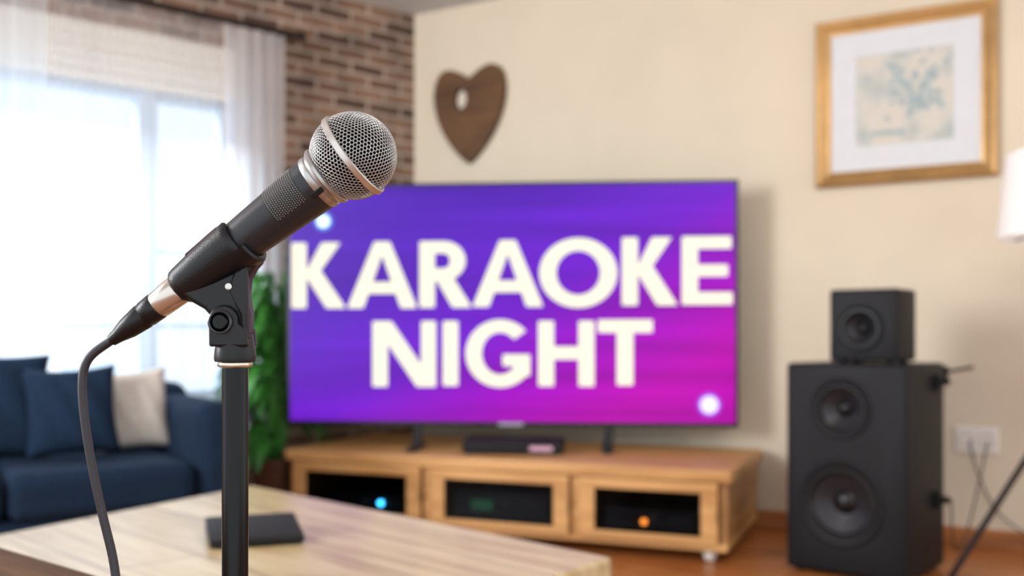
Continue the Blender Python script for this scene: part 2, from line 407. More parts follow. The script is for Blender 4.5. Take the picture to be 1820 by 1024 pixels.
for a, c in doors:
    dr = empty('door', (a, -.005, 0)); dr.parent = ts
    w_ = c-a; bm = bmesh.new()
    bx(bm, 0, w_, -.018, 0, ZB+.028, ZB+.052); bx(bm, 0, w_, -.018, 0, ZT-.084, ZT-.047)
    bx(bm, 0, .060, -.018, 0, ZB+.052, ZT-.084); bx(bm, w_-.060, w_, -.018, 0, ZB+.052, ZT-.084)
    fin('door_frame', bm, M_pine, dr, bevel=.003)
    box('door_glass', .058, w_-.058, -.011, -.007, ZB+.05, ZT-.082, M_dglass, dr)
    box('hinge', w_-.006, w_+.004, -.022, -.017, .155, .20, M_knob, dr, bevel=.001)
M_cast = mat('white_caster', (216, 212, 206), .4, noise=.04)
for x_, y_ in ((W-.07, .05), (.07, .06), (.07, D-.08), (W-.07, D-.08)):
    c = empty('caster', (x_, y_, 0)); c.parent = ts
    lathe('wheel', [(-.016, 0), (-.016, .018), (-.012, .0235), (.012, .0235), (.016, .018), (.016, 0)], M_cast, c, seg=24, loc=(0, -.0, .0235), rot=(0, R(90), 0))
    bm = bmesh.new(); bx(bm, -.022, -.018, -.012, .012, .018, ZB); bx(bm, .018, .022, -.012, .012, .018, ZB); bx(bm, -.022, .022, -.012, .012, ZB-.004, ZB)
    fin('fork', bm, M_cast, c)
M_blk = mat('black_plastic', (17, 18, 20), .5, noise=.15, spec=.3)
M_deck = mat('dark_metal_casing', (34, 37, 41), .35, noise=.12)
M_gry = mat('grey_plastic', (90, 96, 100), .4, noise=.1)
def led(parent, x, y, z, col, r=.012, st=18, nm='indicator_light'):
    m = mat(nm+'_mat', col, emit=st)
    lathe(nm, [(-r, 0), (-r*.7, r*.7), (0, r), (r*.7, r*.7), (r, 0)], m, parent, seg=16, loc=(x, y, z))
def deck(cx_, w_, hh, y, label, ledcol=None, lx=0, disp=None, st=18):
    e = empty('media_player', ts.matrix_world @ Vector((cx_, y, ZB+.03)), R(-22)); tag(e, label, 'media player', 'electronics in the media cabinet')
    box('body', -w_/2, w_/2, 0, .26, .008, hh, M_deck, e, bevel=.005)
    box('front_trim', -w_/2+.01, w_/2-.01, -.003, 0, .042, .047, M_gry, e)
    for k in (-1, 1):
        for yy in (.03, .22): box('foot', k*(w_/2-.03)-.012, k*(w_/2-.03)+.012, yy-.012, yy+.012, 0, .009, M_gry, e)
    bm = bmesh.new()
    for i in range(4): bx(bm, w_*.2+i*.022, w_*.2+i*.022+.014, -.005, 0, hh*.6, hh*.6+.012)
    fin('button_row', bm, M_gry, e)
    if ledcol: led(e, lx, -.008, .055, ledcol, st=st)
    if disp: box('display', -.13, -.04, -.004, 0, hh*.45, hh*.75, mat('display_glow', disp, emit=.8), e)
    lathe('volume_knob', [(0, 0), (0, .013), (.010, .012), (.011, 0)], M_gry, e, seg=20, loc=(.015, -.001, hh*.7), rot=(R(90), 0, 0))
bpy.context.view_layer.update()
deck(.33, .42, .088, .03, 'black media player box with glowing blue light', (60, 190, 255), .09)
deck(.95, .40, .125, .03, 'black receiver with dim green display', None, 0, (50, 110, 76))
deck(1.53, .36, .10, .03, 'black disc player with small orange light', (255, 140, 50), -.02, st=7)
stb = empty('media_player', (0.0, 3.93, ZT), R(-6)); tag(stb, 'flat black set-top box on the cabinet under television', 'media player')
box('body', -.2, .2, 0, .2, .006, .055, M_blk, stb, bevel=.006)
box('painted_highlight', .07, .16, -.002, 0, .018, .036, mat('pinkish_highlight', (190, 150, 170), .2, emit=.25), stb)  # glowing patch stands in for a pinkish highlight on the box front
for k in (-.17, .17): box('foot', k-.015, k+.015, .02, .18, 0, .008, M_gry, stb)

# ---------------------------------------------------------------- television
K = 4.1/1769
tv = empty('television', (-.014, 4.11, ZT), R(-4.5)); tag(tv, 'large flat television showing purple karaoke night screen on cabinet', 'television')
def TX(px): return (px-911)*K*1.005
def TZ(py): return .80+(600-py)*K-ZT
M_bez = mat('black_bezel', (14, 14, 18), .3, noise=.1)
x0, x1, zt_, zb_ = TX(509), TX(1313), TZ(323), TZ(758)
bm = bmesh.new(); bx(bm, x0, x1, 0, .03, zb_, zt_); bx(bm, x0+.25, x1-.25, .03, .06, zb_+.08, zt_-.25)
fin('body', bm, M_bez, tv, bevel=.004)
M_scr = bpy.data.materials.new('purple_screen'); M_scr.use_nodes = True
n = M_scr.node_tree.nodes; l = M_scr.node_tree.links; b = n['Principled BSDF']
b.inputs['Base Color'].default_value = (.004, .004, .006, 1); b.inputs['Roughness'].default_value = .35; b.inputs['Specular IOR Level'].default_value = .12
tc = n.new('ShaderNodeTexCoord'); sx = n.new('ShaderNodeSeparateXYZ'); l.new(tc.outputs['Object'], sx.inputs[0])
def math_(op, a, c):
    q = n.new('ShaderNodeMath'); q.operation = op
    for i, v in enumerate((a, c)):
        if isinstance(v, (int, float)): q.inputs[i].default_value = v
        else: l.new(v, q.inputs[i])
    return q.outputs[0]
gx = math_('MULTIPLY', sx.outputs['X'], .32)
gz = math_('MULTIPLY', math_('SUBTRACT', sx.outputs['Z'], (zb_+zt_)/2), -.56)
gg = math_('ADD', math_('ADD', gx, gz), .53)
r = n.new('ShaderNodeValToRGB'); e = r.color_ramp.elements
e[0].position = .02; e[0].color = lin((80, 38, 184)); e[1].position = .92; e[1].color = lin((194, 0, 180))
for p, c in ((.35, (96, 32, 198)), (.55, (114, 24, 204)), (.72, (154, 4, 192))):
    q = e.new(p); q.color = lin(c)
l.new(gg, r.inputs[0])
mp = n.new('ShaderNodeMapping'); mp.inputs['Rotation'].default_value = (0, R(-20), 0); mp.inputs['Scale'].default_value = (.4, 1, 7)
l.new(tc.outputs['Object'], mp.inputs['Vector'])
tn = n.new('ShaderNodeTexNoise'); tn.inputs['Scale'].default_value = 1.3; l.new(mp.outputs[0], tn.inputs['Vector'])
mr = n.new('ShaderNodeMapRange'); mr.inputs['From Min'].default_value = .3; mr.inputs['From Max'].default_value = .7; mr.inputs['To Min'].default_value = .8; mr.inputs['To Max'].default_value = 1.22
l.new(tn.outputs['Fac'], mr.inputs['Value'])
l.new(r.outputs['Color'], b.inputs['Emission Color']); l.new(mr.outputs[0], b.inputs['Emission Strength'])
box('screen', TX(516), TX(1307), -.002, 0, TZ(750), TZ(329), M_scr, tv)
M_txt = mat('cream_lettering', (255, 250, 220), .5, emit=1.18, spec=.05, black=True)
bm = bmesh.new(); YL = -.0045
def q(*pts): bm.faces.new([bm.verts.new((TX(x), YL, TZ(y))) for x, y in pts])
def rect(x0, x1, y0, y1): q((x0, y0), (x1, y0), (x1, y1), (x0, y1))
def arc(cx_, cy_, rx, ry, t, a0, a1, N=40, ty=None):
    ty = ty or t
    for i in range(N):
        a = R(a0+(a1-a0)*i/N); c = R(a0+(a1-a0)*(i+1)/N)
        P = lambda ang, k: (cx_+(rx-k*t)*math.cos(ang), cy_-(ry-k*ty)*math.sin(ang))
        q(P(a, 0), P(c, 0), P(c, 1), P(a, 1))
T = 27; TH = 21
def LK(x0, x1, t, b):
    h = b-t; rect(x0, x0+T, t, b)
    q((x1-42, t), (x1-8, t), (x0+T+14, t+.56*h), (x0+T-4, t+.50*h))
    q((x0+T-4, t+.47*h), (x0+T+23, t+.39*h), (x1+2, b), (x1-33, b))
def LA(x0, x1, t, b):
    h = b-t; c = (x0+x1)/2
    q((x0, b), (x0+T+2, b), (c+8, t), (c-14, t)); q((x1, b), (x1-T-2, b), (c-8, t), (c+14, t))
    rect(x0+.25*(x1-x0), x1-.25*(x1-x0), t+.61*h, t+.78*h)
def LR(x0, x1, t, b):
    h = b-t; rect(x0, x0+T, t, b)
    ry = .295*h; cxx = x1-ry-13
    rect(x0+T-1, cxx, t, t+TH); rect(x0+T-1, cxx, t+2*ry-TH, t+2*ry)
    arc(cxx, t+ry, ry+4, ry, T, -90, 90, 24, TH)
    q((cxx-19, t+2*ry-12), (cxx+12, t+2*ry-12), (x1+2, b), (x1-32, b))
def LE(x0, x1, t, b):
    h = b-t; rect(x0, x0+T, t, b); rect(x0, x1-2, t, t+TH); rect(x0, x1, b-TH, b); rect(x0, x1-8, t+.5*h-10, t+.5*h+10)
def LO(x0, x1, t, b): arc((x0+x1)/2, (t+b)/2, (x1-x0)/2, (b-t)/2, T+2, 0, 360, 64, 22)
t1, b1 = 427, 545
LK(519, 616, t1+2, b1+2); LA(621, 747, t1+1, b1+2); LR(752, 843, t1+1, b1+1); LA(847, 972, t1, b1); LO(966, 1102, t1-3, b1+2); LK(1111, 1205, t1-3, b1-2); LE(1215, 1302, t1-4, b1-3)
t2, b2 = 571, 686
rect(667, 667+T, t2, b2+2); rect(755, 781, t2, b2+2); q((667, t2), (667+T+7, t2), (781, b2+2), (781-T-7, b2+2))
rect(794, 821, t2, b2)
cg, cyg = 896, (t2+b2)/2
arc(cg, cyg, 61, 60, T+1, 42, 325, 50, 22); rect(922, 949, cyg+4, b2-18); rect(901, 949, cyg+2, cyg+22)
rect(964, 991, t2, b2); rect(1035, 1062, t2, b2); rect(980, 1040, cyg-12, cyg+10)
rect(1069, 1164, t2-2, t2+20); rect(1102, 1130, t2, b2-2)
fin('lettering', bm, M_txt, tv)
def disc(name, px, py, r, col, st, y):
    lathe(name, [(0, 0), (0, r), (.001, r), (.001, 0)], mat(name+'_mat', col, emit=st, black=True), tv, seg=32, loc=(TX(px), y, TZ(py)), rot=(R(90), 0, 0))
disc('sparkle_halo', 577, 390, .040, (60, 120, 235), 1, -.0025); disc('sparkle_icon', 577, 390, .026, (215, 245, 255), 1.8, -.004)
disc('badge_halo', 1262, 718, .050, (165, 60, 235), 1.1, -.0025); disc('badge_icon', 1262, 718, .036, (240, 232, 255), 1.2, -.004)
box('logo', TX(893), TX(937), -.003, 0, TZ(757), TZ(752), mat('logo_grey', (150, 150, 165), .3, emit=.3), tv)
for px in (745, 1085):
    bm = bmesh.new(); x_ = TX(px)
    prism(bm, [(x_-.022, 0), (x_+.022, 0), (x_+.03, zb_+.03), (x_-.005, zb_+.03)], .005, .022)
    bx(bm, x_-.02, x_+.02, -.13, .14, 0, .014)
    fin('leg', bm, M_bez, tv, bevel=.003)

# ---------------------------------------------------------------- speakers
M_cab = mat('black_cabinet', (18, 19, 23), .55, noise=.12, nscale=30, bump=.1, bscale=300, spec=.25)
M_cone = mat('driver_cone', (32, 32, 37), .4, noise=.1, nscale=60, spec=.4)
M_rub = mat('rubber_surround', (9, 9, 11), .3, noise=.1, spec=.35)
def driver(parent, x, z, r, nm='woofer'):
    d = empty(nm, (x, 0, z)); d.parent = parent; d.rotation_euler = (R(90), 0, 0)
    lathe('trim_ring', [(-.004, r*.86), (.004, r*.86), (.008, r*.92), (.008, r*.98), (.003, r*1.03), (-.004, r*1.03)], M_cab, d, seg=56, closed_prof=True)
    lathe('surround', [(-.003, r*.88), (.006, r*.82), (.006, r*.76), (-.006, r*.70)], M_rub, d, seg=56)
    lathe('cone', [(-.006, r*.71), (-.03, r*.36), (-.034, r*.28)], M_cone, d, seg=56)
    lathe('dust_cap', [(-.036, r*.30), (-.026, r*.24), (-.018, r*.12), (-.016, 0)], M_rub, d, seg=40)
def cab(parent, w_, d_, z0, z1, holes, bev=.012):
    o = box('cabinet', -w_/2, w_/2, 0, d_, z0, z1, M_cab, parent, bevel=bev)
    for (x, z, r) in holes:
        c = lathe('cutter', [(-.06, 0), (-.06, r*.9), (.06, r*.9), (.06, 0)], M_cab, parent, seg=56, loc=(x, 0, z), rot=(R(90), 0, 0))
        bpy.context.view_layer.update()
        md = o.modifiers.new('c', 'BOOLEAN'); md.object = c; md.solver = 'EXACT'
        bpy.context.view_layer.update()
        me = bpy.data.meshes.new_from_object(o.evaluated_get(bpy.context.evaluated_depsgraph_get()))
        o.modifiers.clear(); o.data = me; bpy.data.objects.remove(c)
    me.set_sharp_from_angle(angle=R(30))
    return o
tf = R(-40)
tw = empty('floor_speaker', (.946+.766*.205, 3.435-.643*.205, 0), tf); tag(tw, 'tall black two-driver floor speaker beside the media cabinet', 'speaker')
hs = [(-.012, .248, .145), (-.012, .562, .105)]
cab(tw, .41, .38, .012, .713, hs)
driver(tw, -.012, .248, .142, 'woofer'); driver(tw, -.012, .562, .10, 'midrange_driver')
for x_ in (-.17, .17):
    for y_ in (.04, .34): lathe('foot', [(0, 0), (0, .018), (.014, .02), (.014, 0)], M_rub, tw, seg=16, loc=(x_, y_, 0))
for z_ in (.62, .22):
    bm = bmesh.new(); bx(bm, .205, .225, .26, .31, z_, z_+.055); rod_bm(bm, (.22, .285, z_+.03), (.25, .285, z_+.03), .012)
    fin('side_knob', bm, M_blk, tw, bevel=.003)
sm = empty('small_speaker', (1.176, 3.335, .713), R(-38)); tag(sm, 'small black cube speaker resting on the floor speaker', 'speaker')
hs = [(-.01, .118, .078)]
cab(sm, .23, .2, .007, .25, hs, .01)
driver(sm, -.01, .118, .078, 'driver')
for x_ in (-.08, .08):
    for y_ in (.03, .17): lathe('foot', [(0, 0), (0, .016), (.009, .014), (.009, 0)], M_rub, sm, seg=16, loc=(x_, y_, 0))

# ---------------------------------------------------------------- wall socket and cables
M_wp = mat('white_plastic', (232, 228, 222), .4, noise=.02)
so = empty('wall_socket', wall_pt(2.62, .41), R(-30)); tag(so, 'white double wall socket with plugged cables', 'socket')
box('plate', -.075, .075, -.01, 0, -.05, .05, M_wp, so, bevel=.004)
for k in (-.036, .036):
    lathe('socket_well', [(-.002, .028), (.003, .028), (.003, .024), (-.001, .022), (-.001, 0)], mat('socket_grey', (206, 202, 198), .5, noise=.03), so, seg=28, loc=(k, -.01, 0), rot=(R(90), 0, 0))
M_cab2 = mat('black_cable', (34, 34, 38), .5, noise=.1)
P = Vector(wall_pt(2.60, .41, .018)); pl = Vector(wall_pt(2.66, .41, .018))
c1 = tube('power_cable', [P, P+Vector((-.02, -.03, -.02)), P+Vector((.03, -.04, -.2)), P+Vector((.12, -.06, -.34)), (2.0, 3.35, .012), (2.4, 3.1, .012)], .003, M_cab2)
tag(c1, 'thin black power cable running down from the socket', 'cable')
c2 = tube('speaker_cable', [pl, pl+Vector((-.03, -.05, -.02)), pl+Vector((-.10, -.10, -.25)), (1.60, 3.56, .012), (1.545, 3.50, .05), (1.50, 3.40, .245)], .003, M_cab2)
tag(c2, 'thin black cable between socket and floor speaker', 'cable')
hk = empty('wall_bracket', wall_pt(2.50, .66), R(-30)); tag(hk, 'small dark metal rod bracket fixed to wall', 'bracket')
bm = bmesh.new(); bx(bm, -.02, .02, -.012, 0, -.03, .03); fin('mount_plate', bm, M_blk, hk, bevel=.003)
bm = bmesh.new(); rod_bm(bm, (0, -.01, 0), (.02, -.12, .015), .006); rod_bm(bm, (-.08, -.12, -.01), (.12, -.12, .03), .006)
fin('arm', bm, M_blk, hk, smooth=True)

# ---------------------------------------------------------------- tripod floor lamp
lp = empty('floor_lamp', (1.76, 2.93, 0)); tag(lp, 'tripod floor lamp with white drum shade beside the speaker', 'lamp')
M_leg = mat('black_lamp_leg', (36, 34, 36), .45, noise=.1)
for dx, dy in ((-.31, .36), (.42, .12), (-.12, -.42)):
    bm = bmesh.new(); rod_bm(bm, (dx, dy, .008), (dx*.06, dy*.06, .78), .011, r2=.01)
    fin('leg', bm, M_leg, lp, smooth=True)
bm = bmesh.new(); rod_bm(bm, (0, 0, .74), (0, 0, 1.18), .011); rod_bm(bm, (0, 0, .74), (0, 0, .80), .04); fin('pole', bm, M_leg, lp, smooth=True)
M_shade = mat('white_lamp_shade', (242, 240, 236), .8, noise=.02, emit=.12)
lathe('lamp_shade', [(1.10, .30), (1.35, .275), (1.35, .272), (1.10, .297)], M_shade, lp, seg=64, closed_prof=True)
lathe('bulb', [(1.18, 0), (1.18, .014), (1.205, .018), (1.24, .032), (1.27, .02), (1.285, 0)], mat('bulb_glow', (255, 240, 215), emit=2), lp, seg=24)
bm = bmesh.new()
for k in range(3):
    a = k*2.094; rod_bm(bm, (0, 0, 1.17), (.296*math.cos(a), .296*math.sin(a), 1.11), .003, 8)
fin('shade_spider', bm, M_leg, lp)

# ---------------------------------------------------------------- sofa
M_navy = mat('navy_fabric', (24, 39, 58), .95, noise=.18, nscale=60, bump=.4, bscale=500, spec=.12)
sf = empty('sofa', (-.90, 3.33, 0), R(212)); tag(sf, 'navy blue fabric sofa with scatter cushions near window', 'sofa')
L, DD = 1.42, .80
box('base', 0, L, -DD, 0, .08, .25, M_navy, sf, bevel=.025)
box('backrest', .02, L-.02, -DD, -DD+.2, .2, .63, M_navy, sf, bevel=.06, seg=5)
box('arm', 0, .15, -DD+.01, .01, .10, .585, M_navy, sf, bevel=.055, seg=5)
box('arm', L-.15, L, -DD+.01, .01, .10, .585, M_navy, sf, bevel=.055, seg=5)
box('seat_cushion', .155, L/2, -DD+.19, .02, .24, .395, M_navy, sf, bevel=.045, seg=5)
box('seat_cushion', L/2+.004, L-.155, -DD+.19, .02, .24, .395, M_navy, sf, bevel=.045, seg=5)
for x_ in (.08, L-.08):
    for y_ in (-.07, -DD+.07): lathe('leg', [(0, 0), (0, .016), (.085, .026), (.085, 0)], M_pined, sf, seg=16, loc=(x_, y_, 0))
def pillow(name, lx, ly, z, wd, hh, th, rz, tilt, m, label, roll=0):
    bm = bmesh.new(); N = 22; top = []; bot = []
    for i in range(N+1):
        ra = []; rb = []
        for j in range(N+1):
            u = -1+2*i/N; v = -1+2*j/N
            e = max(0, (1-u**2)*(1-v**2))**.42
            px_ = wd/2*u*(1-.10*(1-v*v)*abs(u)**3); pz = hh/2*v*(1-.10*(1-u*u)*abs(v)**3)
            wr = .005*math.sin(u*9+v*5)*e
            a = bm.verts.new((px_, -th/2*e+wr, pz)); ra.append(a)
            rb.append(a if (i in (0, N) or j in (0, N)) else bm.verts.new((px_, th/2*e+wr, pz)))
        top.append(ra); bot.append(rb)
    for i in range(N):
        for j in range(N):
            bm.faces.new((top[i][j], top[i+1][j], top[i+1][j+1], top[i][j+1]))
            f = []
            for v in (bot[i][j], bot[i][j+1], bot[i+1][j+1], bot[i+1][j]):
                if v not in f: f.append(v)
            try: bm.faces.new(f)
            except ValueError: pass
    bpy.context.view_layer.update()
    p = sf.matrix_world @ Vector((lx, ly, z))
    o = fin(name, bm, m, loc=p, rot=(tilt, roll, rz), smooth=True, ang=180)
    tag(o, label, 'cushion', 'scatter cushions on the sofa'); return o
M_crm = mat('cream_linen', (198, 190, 180), .95, noise=.08, nscale=40, bump=.3, bscale=400)
M_nav2 = mat('navy_cushion', (27, 43, 63), .95, noise=.15, nscale=50, bump=.4, bscale=500, spec=.12)
pillow('cushion', .265, -.46, .395+.146, .26, .30, .11, R(24), R(-14), M_crm, 'cream linen cushion leaning against the sofa backrest', R(-4))
pillow('cushion', .475, -.38, .395+.154, .30, .31, .12, R(26), R(-12), M_nav2, 'navy cushion standing beside the cream cushion', R(-3))
pillow('cushion', .74, -.47, .395+.176, .42, .37, .13, R(30), R(-14), M_nav2, 'large navy cushion against the sofa backrest', R(2))

# ---------------------------------------------------------------- potted plant
pt = empty('potted_plant', (-1.02, 4.315, 0)); tag(pt, 'leafy green houseplant in dark brown pot behind television', 'plant')
M_pot = mat('dark_brown_pot', (74, 46, 32), .5, noise=.15)
lathe('pot', [(0, 0), (0, .08), (.24, .108), (.26, .118), (.28, .118), (.28, .105), (.25, .10), (.25, 0)], M_pot, pt)
lathe('soil', [(.251, 0), (.252, .098)], mat('soil', (40, 28, 20), .95, noise=.3), pt)
M_leaf = mat('green_leaf', (62, 128, 52), .38, noise=.5, nscale=10)
bm = bmesh.new(); rnd = random.Random(3)
for k in range(280):
    a_ = rnd.choice((rnd.uniform(10, 270), rnd.uniform(180, 262), rnd.uniform(10, 80)))
    a = R(a_); hh = rnd.uniform(.02, 1.0)**.9; L_ = rnd.uniform(.18, .33); reach = rnd.uniform(.02, .16)
    if a_ < 100: hh = max(hh, .32)
    if 95 < a_ < 175: L_ *= .5; reach *= .5
    if a_ > 255: L_ *= .7
    base = Vector((0, 0, .25)); zz = .25+hh*.80
    st = Vector((math.cos(a)*reach*.6, math.sin(a)*reach*.6, zz))
    d = Vector((math.cos(a), math.sin(a), 0)); side = Vector((-d.y, d.x, 0)); wid = rnd.uniform(.020, .038)
    rod_bm(bm, base, st, .003, 5)
    prev = None; up = rnd.uniform(.4, 1.1); N = 8
    for i in range(N+1):
        u = i/N; c = st+d*(L_*.66*u)+Vector((0, 0, L_*(up*u-1.1*u*u)))
        ww = wid*math.sin(math.pi*min(1, .06+u*.94))**.7
        row = [bm.verts.new(c-side*ww+Vector((0, 0, .012))), bm.verts.new(c), bm.verts.new(c+side*ww+Vector((0, 0, .012)))]
        if prev:
            for j in range(2): bm.faces.new((prev[j], prev[j+1], row[j+1], row[j]))
        prev = row
fo = fin('foliage', bm, M_leaf, pt, smooth=True, ang=180)

# ---------------------------------------------------------------- coffee table
M_tab = wood('pale_oak', (184, 160, 118), (214, 194, 154), rot=R(45), plank=.15, rough=.26, stretch=9, fine=34, ffac=.45, pc=(.88, .86, .81, 1))
ct = empty('coffee_table', (-.5, 1.6, 0)); tag(ct, 'pale oak plank coffee table on square legs', 'coffee table')
tp = [(-.614, 2.36), (.161, 1.587), (-.25, 1.06), (-1.22, 1.16)]
tl = [(x+.5, y-1.6) for x, y in tp]
o = slab('tabletop', tl, .40, .45, M_tab, parent=ct, bevel=.006)
cxm = sum(p[0] for p in tl)/4; cym = sum(p[1] for p in tl)/4
for x, y in tl:
    lx = x+(cxm-x)*.17; ly = y+(cym-y)*.17
    bm = bmesh.new(); bx(bm, -.035, .035, -.035, .035, 0, .40)
    fin('leg', bm, M_tab, ct, loc=(lx, ly, 0), rot=(0, 0, R(-45)), bevel=.005)
bxo = empty('small_box', (-.449, 1.73, .45), R(20)); tag(bxo, 'small low black wedge-shaped device lying on coffee table', 'device')
bm = bmesh.new()
prf = [(-.075, .003), (.075, .003), (.075, .030), (.05, .033), (-.075, .016)]
a = [bm.verts.new((-.077, y, z)) for y, z in prf]; b_ = [bm.verts.new((.077, y, z)) for y, z in prf]
bm.faces.new(a); bm.faces.new(b_[::-1])
for i in range(5): bm.faces.new((a[i], b_[i], b_[(i+1) % 5], a[(i+1) % 5]))
fin('casing', bm, M_blk, bxo, bevel=.003)
for x_ in (-.06, .06):
    for y_ in (-.05, .05): lathe('foot', [(0, 0), (0, .006), (.004, .006), (.004, 0)], M_rub, bxo, seg=12, loc=(x_, y_, 0))

# ---------------------------------------------------------------- wooden side table nearer
M_wal = wood('rough_walnut', (62, 40, 22), (106, 74, 44), rot=0, stretch=10, fscale=3, fine=160, rough=.85)
st = empty('side_table', (-.23, .7444, 0), math.atan2(.631, -.776)); tag(st, 'rough brown wooden side table with square legs', 'side table')
box('tabletop', 0, .42, 0, .36, .565, .60, M_wal, st, bevel=.006)
for x_ in (.06, .36):
    for y_ in (.06, .30): box('leg', x_-.02, x_+.02, y_-.02, y_+.02, 0, .565, M_wal, st, bevel=.003)

# ---------------------------------------------------------------- microphone stand
m_ = .6/1769
SX, SY = (418-910)*m_, .60
M_sblk = mat('gloss_black_metal', (5, 5, 6), .16, 0, noise=.1, nscale=30, spec=.24)
M_clip = mat('black_rubber_clip', (17, 18, 21), .34, noise=.08, nscale=120, bump=.10, bscale=900, spec=.32)
M_chr = mat('nickel', (196, 192, 188), .25, .95, noise=.04, nscale=60)
ms = empty('microphone_stand', (SX, SY, 0)); tag(ms, 'black straight microphone stand with clip holding the microphone', 'microphone stand')
def lx(u): return (u-418)*m_
def lz(v): return .80+(600-v)*m_
lathe('pole', [(.02, .0078), (lz(654), .0078), (lz(654), 0)], M_sblk, ms, seg=40)
lathe('base', [(0, 0), (0, .118), (.008, .12), (.016, .115), (.026, .03), (.045, .016), (.05, .0078)], M_sblk, ms, seg=64)
lathe('thread_collar', [(lz(653), .0080), (lz(652), .0100), (lz(650), .0104), (lz(646), .0104), (lz(644), .0102), (lz(643), .004)], mat('brass_nickel', (210, 198, 182), .25, .95, noise=.04), ms, seg=40)
cl = empty('microphone_clip'); cl.parent = ms
lathe('socket', [(lz(643), 0), (lz(643), .0119), (lz(637), .0124), (lz(622), .0120), (lz(605), .0110), (lz(594), .0105), (lz(588), .006), (lz(588), 0)], M_clip, cl, seg=48)
for sgn in (-1, 1):
    bm = bmesh.new(); pts = []
    for i in range(17):
        a = R(-10+200*i/16); pts.append((lx(406)+26*m_*math.cos(a), lz(570)+27*m_*math.sin(a)))
    pts += [(lx(381), lz(616)), (lx(449), lz(616)), (lx(447), lz(585))]
    prism(bm, pts, sgn*.0090-.0024, sgn*.0090+.0024)
    fin('hinge_ear', bm, M_clip, cl, bevel=.0014)
bm = bmesh.new()
pts = [(310, 500), (322, 520), (345, 537), (368, 550), (383, 566), (386, 590), (402, 600), (446, 600), (449, 560), (443, 525), (446, 496), (456, 478), (470, 462), (440, 440), (380, 470)]
prism(bm, [(lx(u), lz(v)) for u, v in pts], -.0075, .0075)
fin('neck', bm, M_clip, cl, bevel=.0036, seg=6)
bm = bmesh.new()
pts = [(423, 484), (447, 472), (448, 520), (449, 606), (437, 606), (434, 560), (424, 540), (414, 515)]
prism(bm, [(lx(u), lz(v)) for u, v in pts], -.0102, -.0050)
fin('side_rib', bm, M_clip, cl, bevel=.002)
kn = empty('pivot_bolt', (lx(402), -.0113, lz(573)), 0); kn.parent = cl; kn.rotation_euler = (R(90), 0, 0)
lathe('bolt_ring', [(0, .0074), (.0020, .0072), (.0025, .0066), (.0022, .0058), (0, .0056)], mat('dark_gloss_ring', (60, 62, 68), .22, .5, noise=.05), kn, seg=40)
lathe('bolt_head', [(0, .0056), (.0012, .0055), (.0028, .0040), (.0034, 0)], M_sblk, kn, seg=40)
lathe('rivet', [(0, .0022), (.0008, .0020), (.0014, 0)], M_chr, cl, seg=20, loc=(lx(415), -.0100, lz(511)), rot=(R(90), 0, 0))

# ---------------------------------------------------------------- microphone
ang = R(35.2); be_ = R(9); ca, sa = math.cos(ang), math.sin(ang); cb_, sb_ = math.cos(be_), math.sin(be_)
Za = Vector((ca*cb_, -sb_, sa*cb_)); Xa = Vector((-sa, 0, ca)); Ya = Za.cross(Xa)
ball_y = SY+(-320*m_)*math.tan(be_)
kb = ball_y/1769
ballp = Vector(((628-910)*kb, ball_y, H-(277-600)*kb))
MM = Matrix.Translation(ballp) @ Matrix((Xa, Ya, Za)).transposed().to_4x4()
def PR(l_): return [(s*m_, r*m_) for s, r in l_]
M_hand = mat('charcoal_metal', (40, 42, 47), .36, .3, noise=.06, nscale=200, bump=.05, bscale=2000)
mic = lathe('microphone', PR([(-80, 0), (-80, 46), (-82, 49), (-110, 47), (-180, 43), (-268, 38.5), (-330, 32), (-398, 26.5), (-400, 0)]), M_hand, seg=64)
mic.matrix_world = MM; tag(mic, 'charcoal handheld microphone with silver mesh ball head in clip', 'microphone')
Rb = 75.5*m_
def geodesic(n_):
    bmi = bmesh.new(); bmesh.ops.create_icosphere(bmi, subdivisions=1, radius=1)
    pts = {}
    for f in bmi.faces:
        A, B, C = [v.co for v in f.verts]
        for i in range(n_+1):
            for j in range(n_+1-i):
                p = (A*i+B*j+C*(n_-i-j)).normalized(); pts[tuple(round(c, 5) for c in p)] = p
    bmi.free(); return list(pts.values())
pts = geodesic(14)
RM = Matrix.Rotation(.5, 3, 'X') @ Matrix.Rotation(.35, 3, 'Y')
hb = bmesh.new()
for p in pts: hb.verts.new(RM @ p)
bmesh.ops.convex_hull(hb, input=list(hb.verts)); hb.verts.ensure_lookup_table()
bm = bmesh.new(); vd = {}
for f in hb.faces:
    c = (sum((v.co for v in f.verts), Vector())/3).normalized(); vd[f] = c
fv = {}
def gv(f):
    if f not in fv: fv[f] = bm.verts.new(vd[f]*Rb)
    return fv[f]
for v in hb.verts:
    fs = list(v.link_faces)
    if len(fs) < 5: continue
    if v.co.z < -.80: continue
    nrm = v.co.normalized(); ax = nrm.orthogonal().normalized(); ay = nrm.cross(ax)
    fs.sort(key=lambda f: math.atan2((vd[f]-nrm).dot(ay), (vd[f]-nrm).dot(ax)))
    ce_ = sum((vd[f] for f in fs), Vector())/len(fs)
    out = [gv(f) for f in fs]
    inn = [bm.verts.new((ce_+(vd[f]-ce_)*.72).normalized()*Rb*.990) for f in fs]
    for i in range(len(fs)):
        j = (i+1) % len(fs); bm.faces.new((out[i], out[j], inn[j], inn[i]))
hb.free()
M_gr = mat('steel_grille', (190, 190, 189), .28, .92, noise=.06, nscale=80)
gr = fin('grille', bm, M_gr, mic, smooth=True, ang=180)
md = gr.modifiers.new('s', 'SOLIDIFY'); md.thickness = .0007; md.offset = -1
bm = bmesh.new(); bmesh.ops.create_uvsphere(bm, u_segments=48, v_segments=24, radius=Rb*.91)
for v in list(bm.verts):
    if v.co.z < -Rb*.80: v.co.z = -Rb*.80
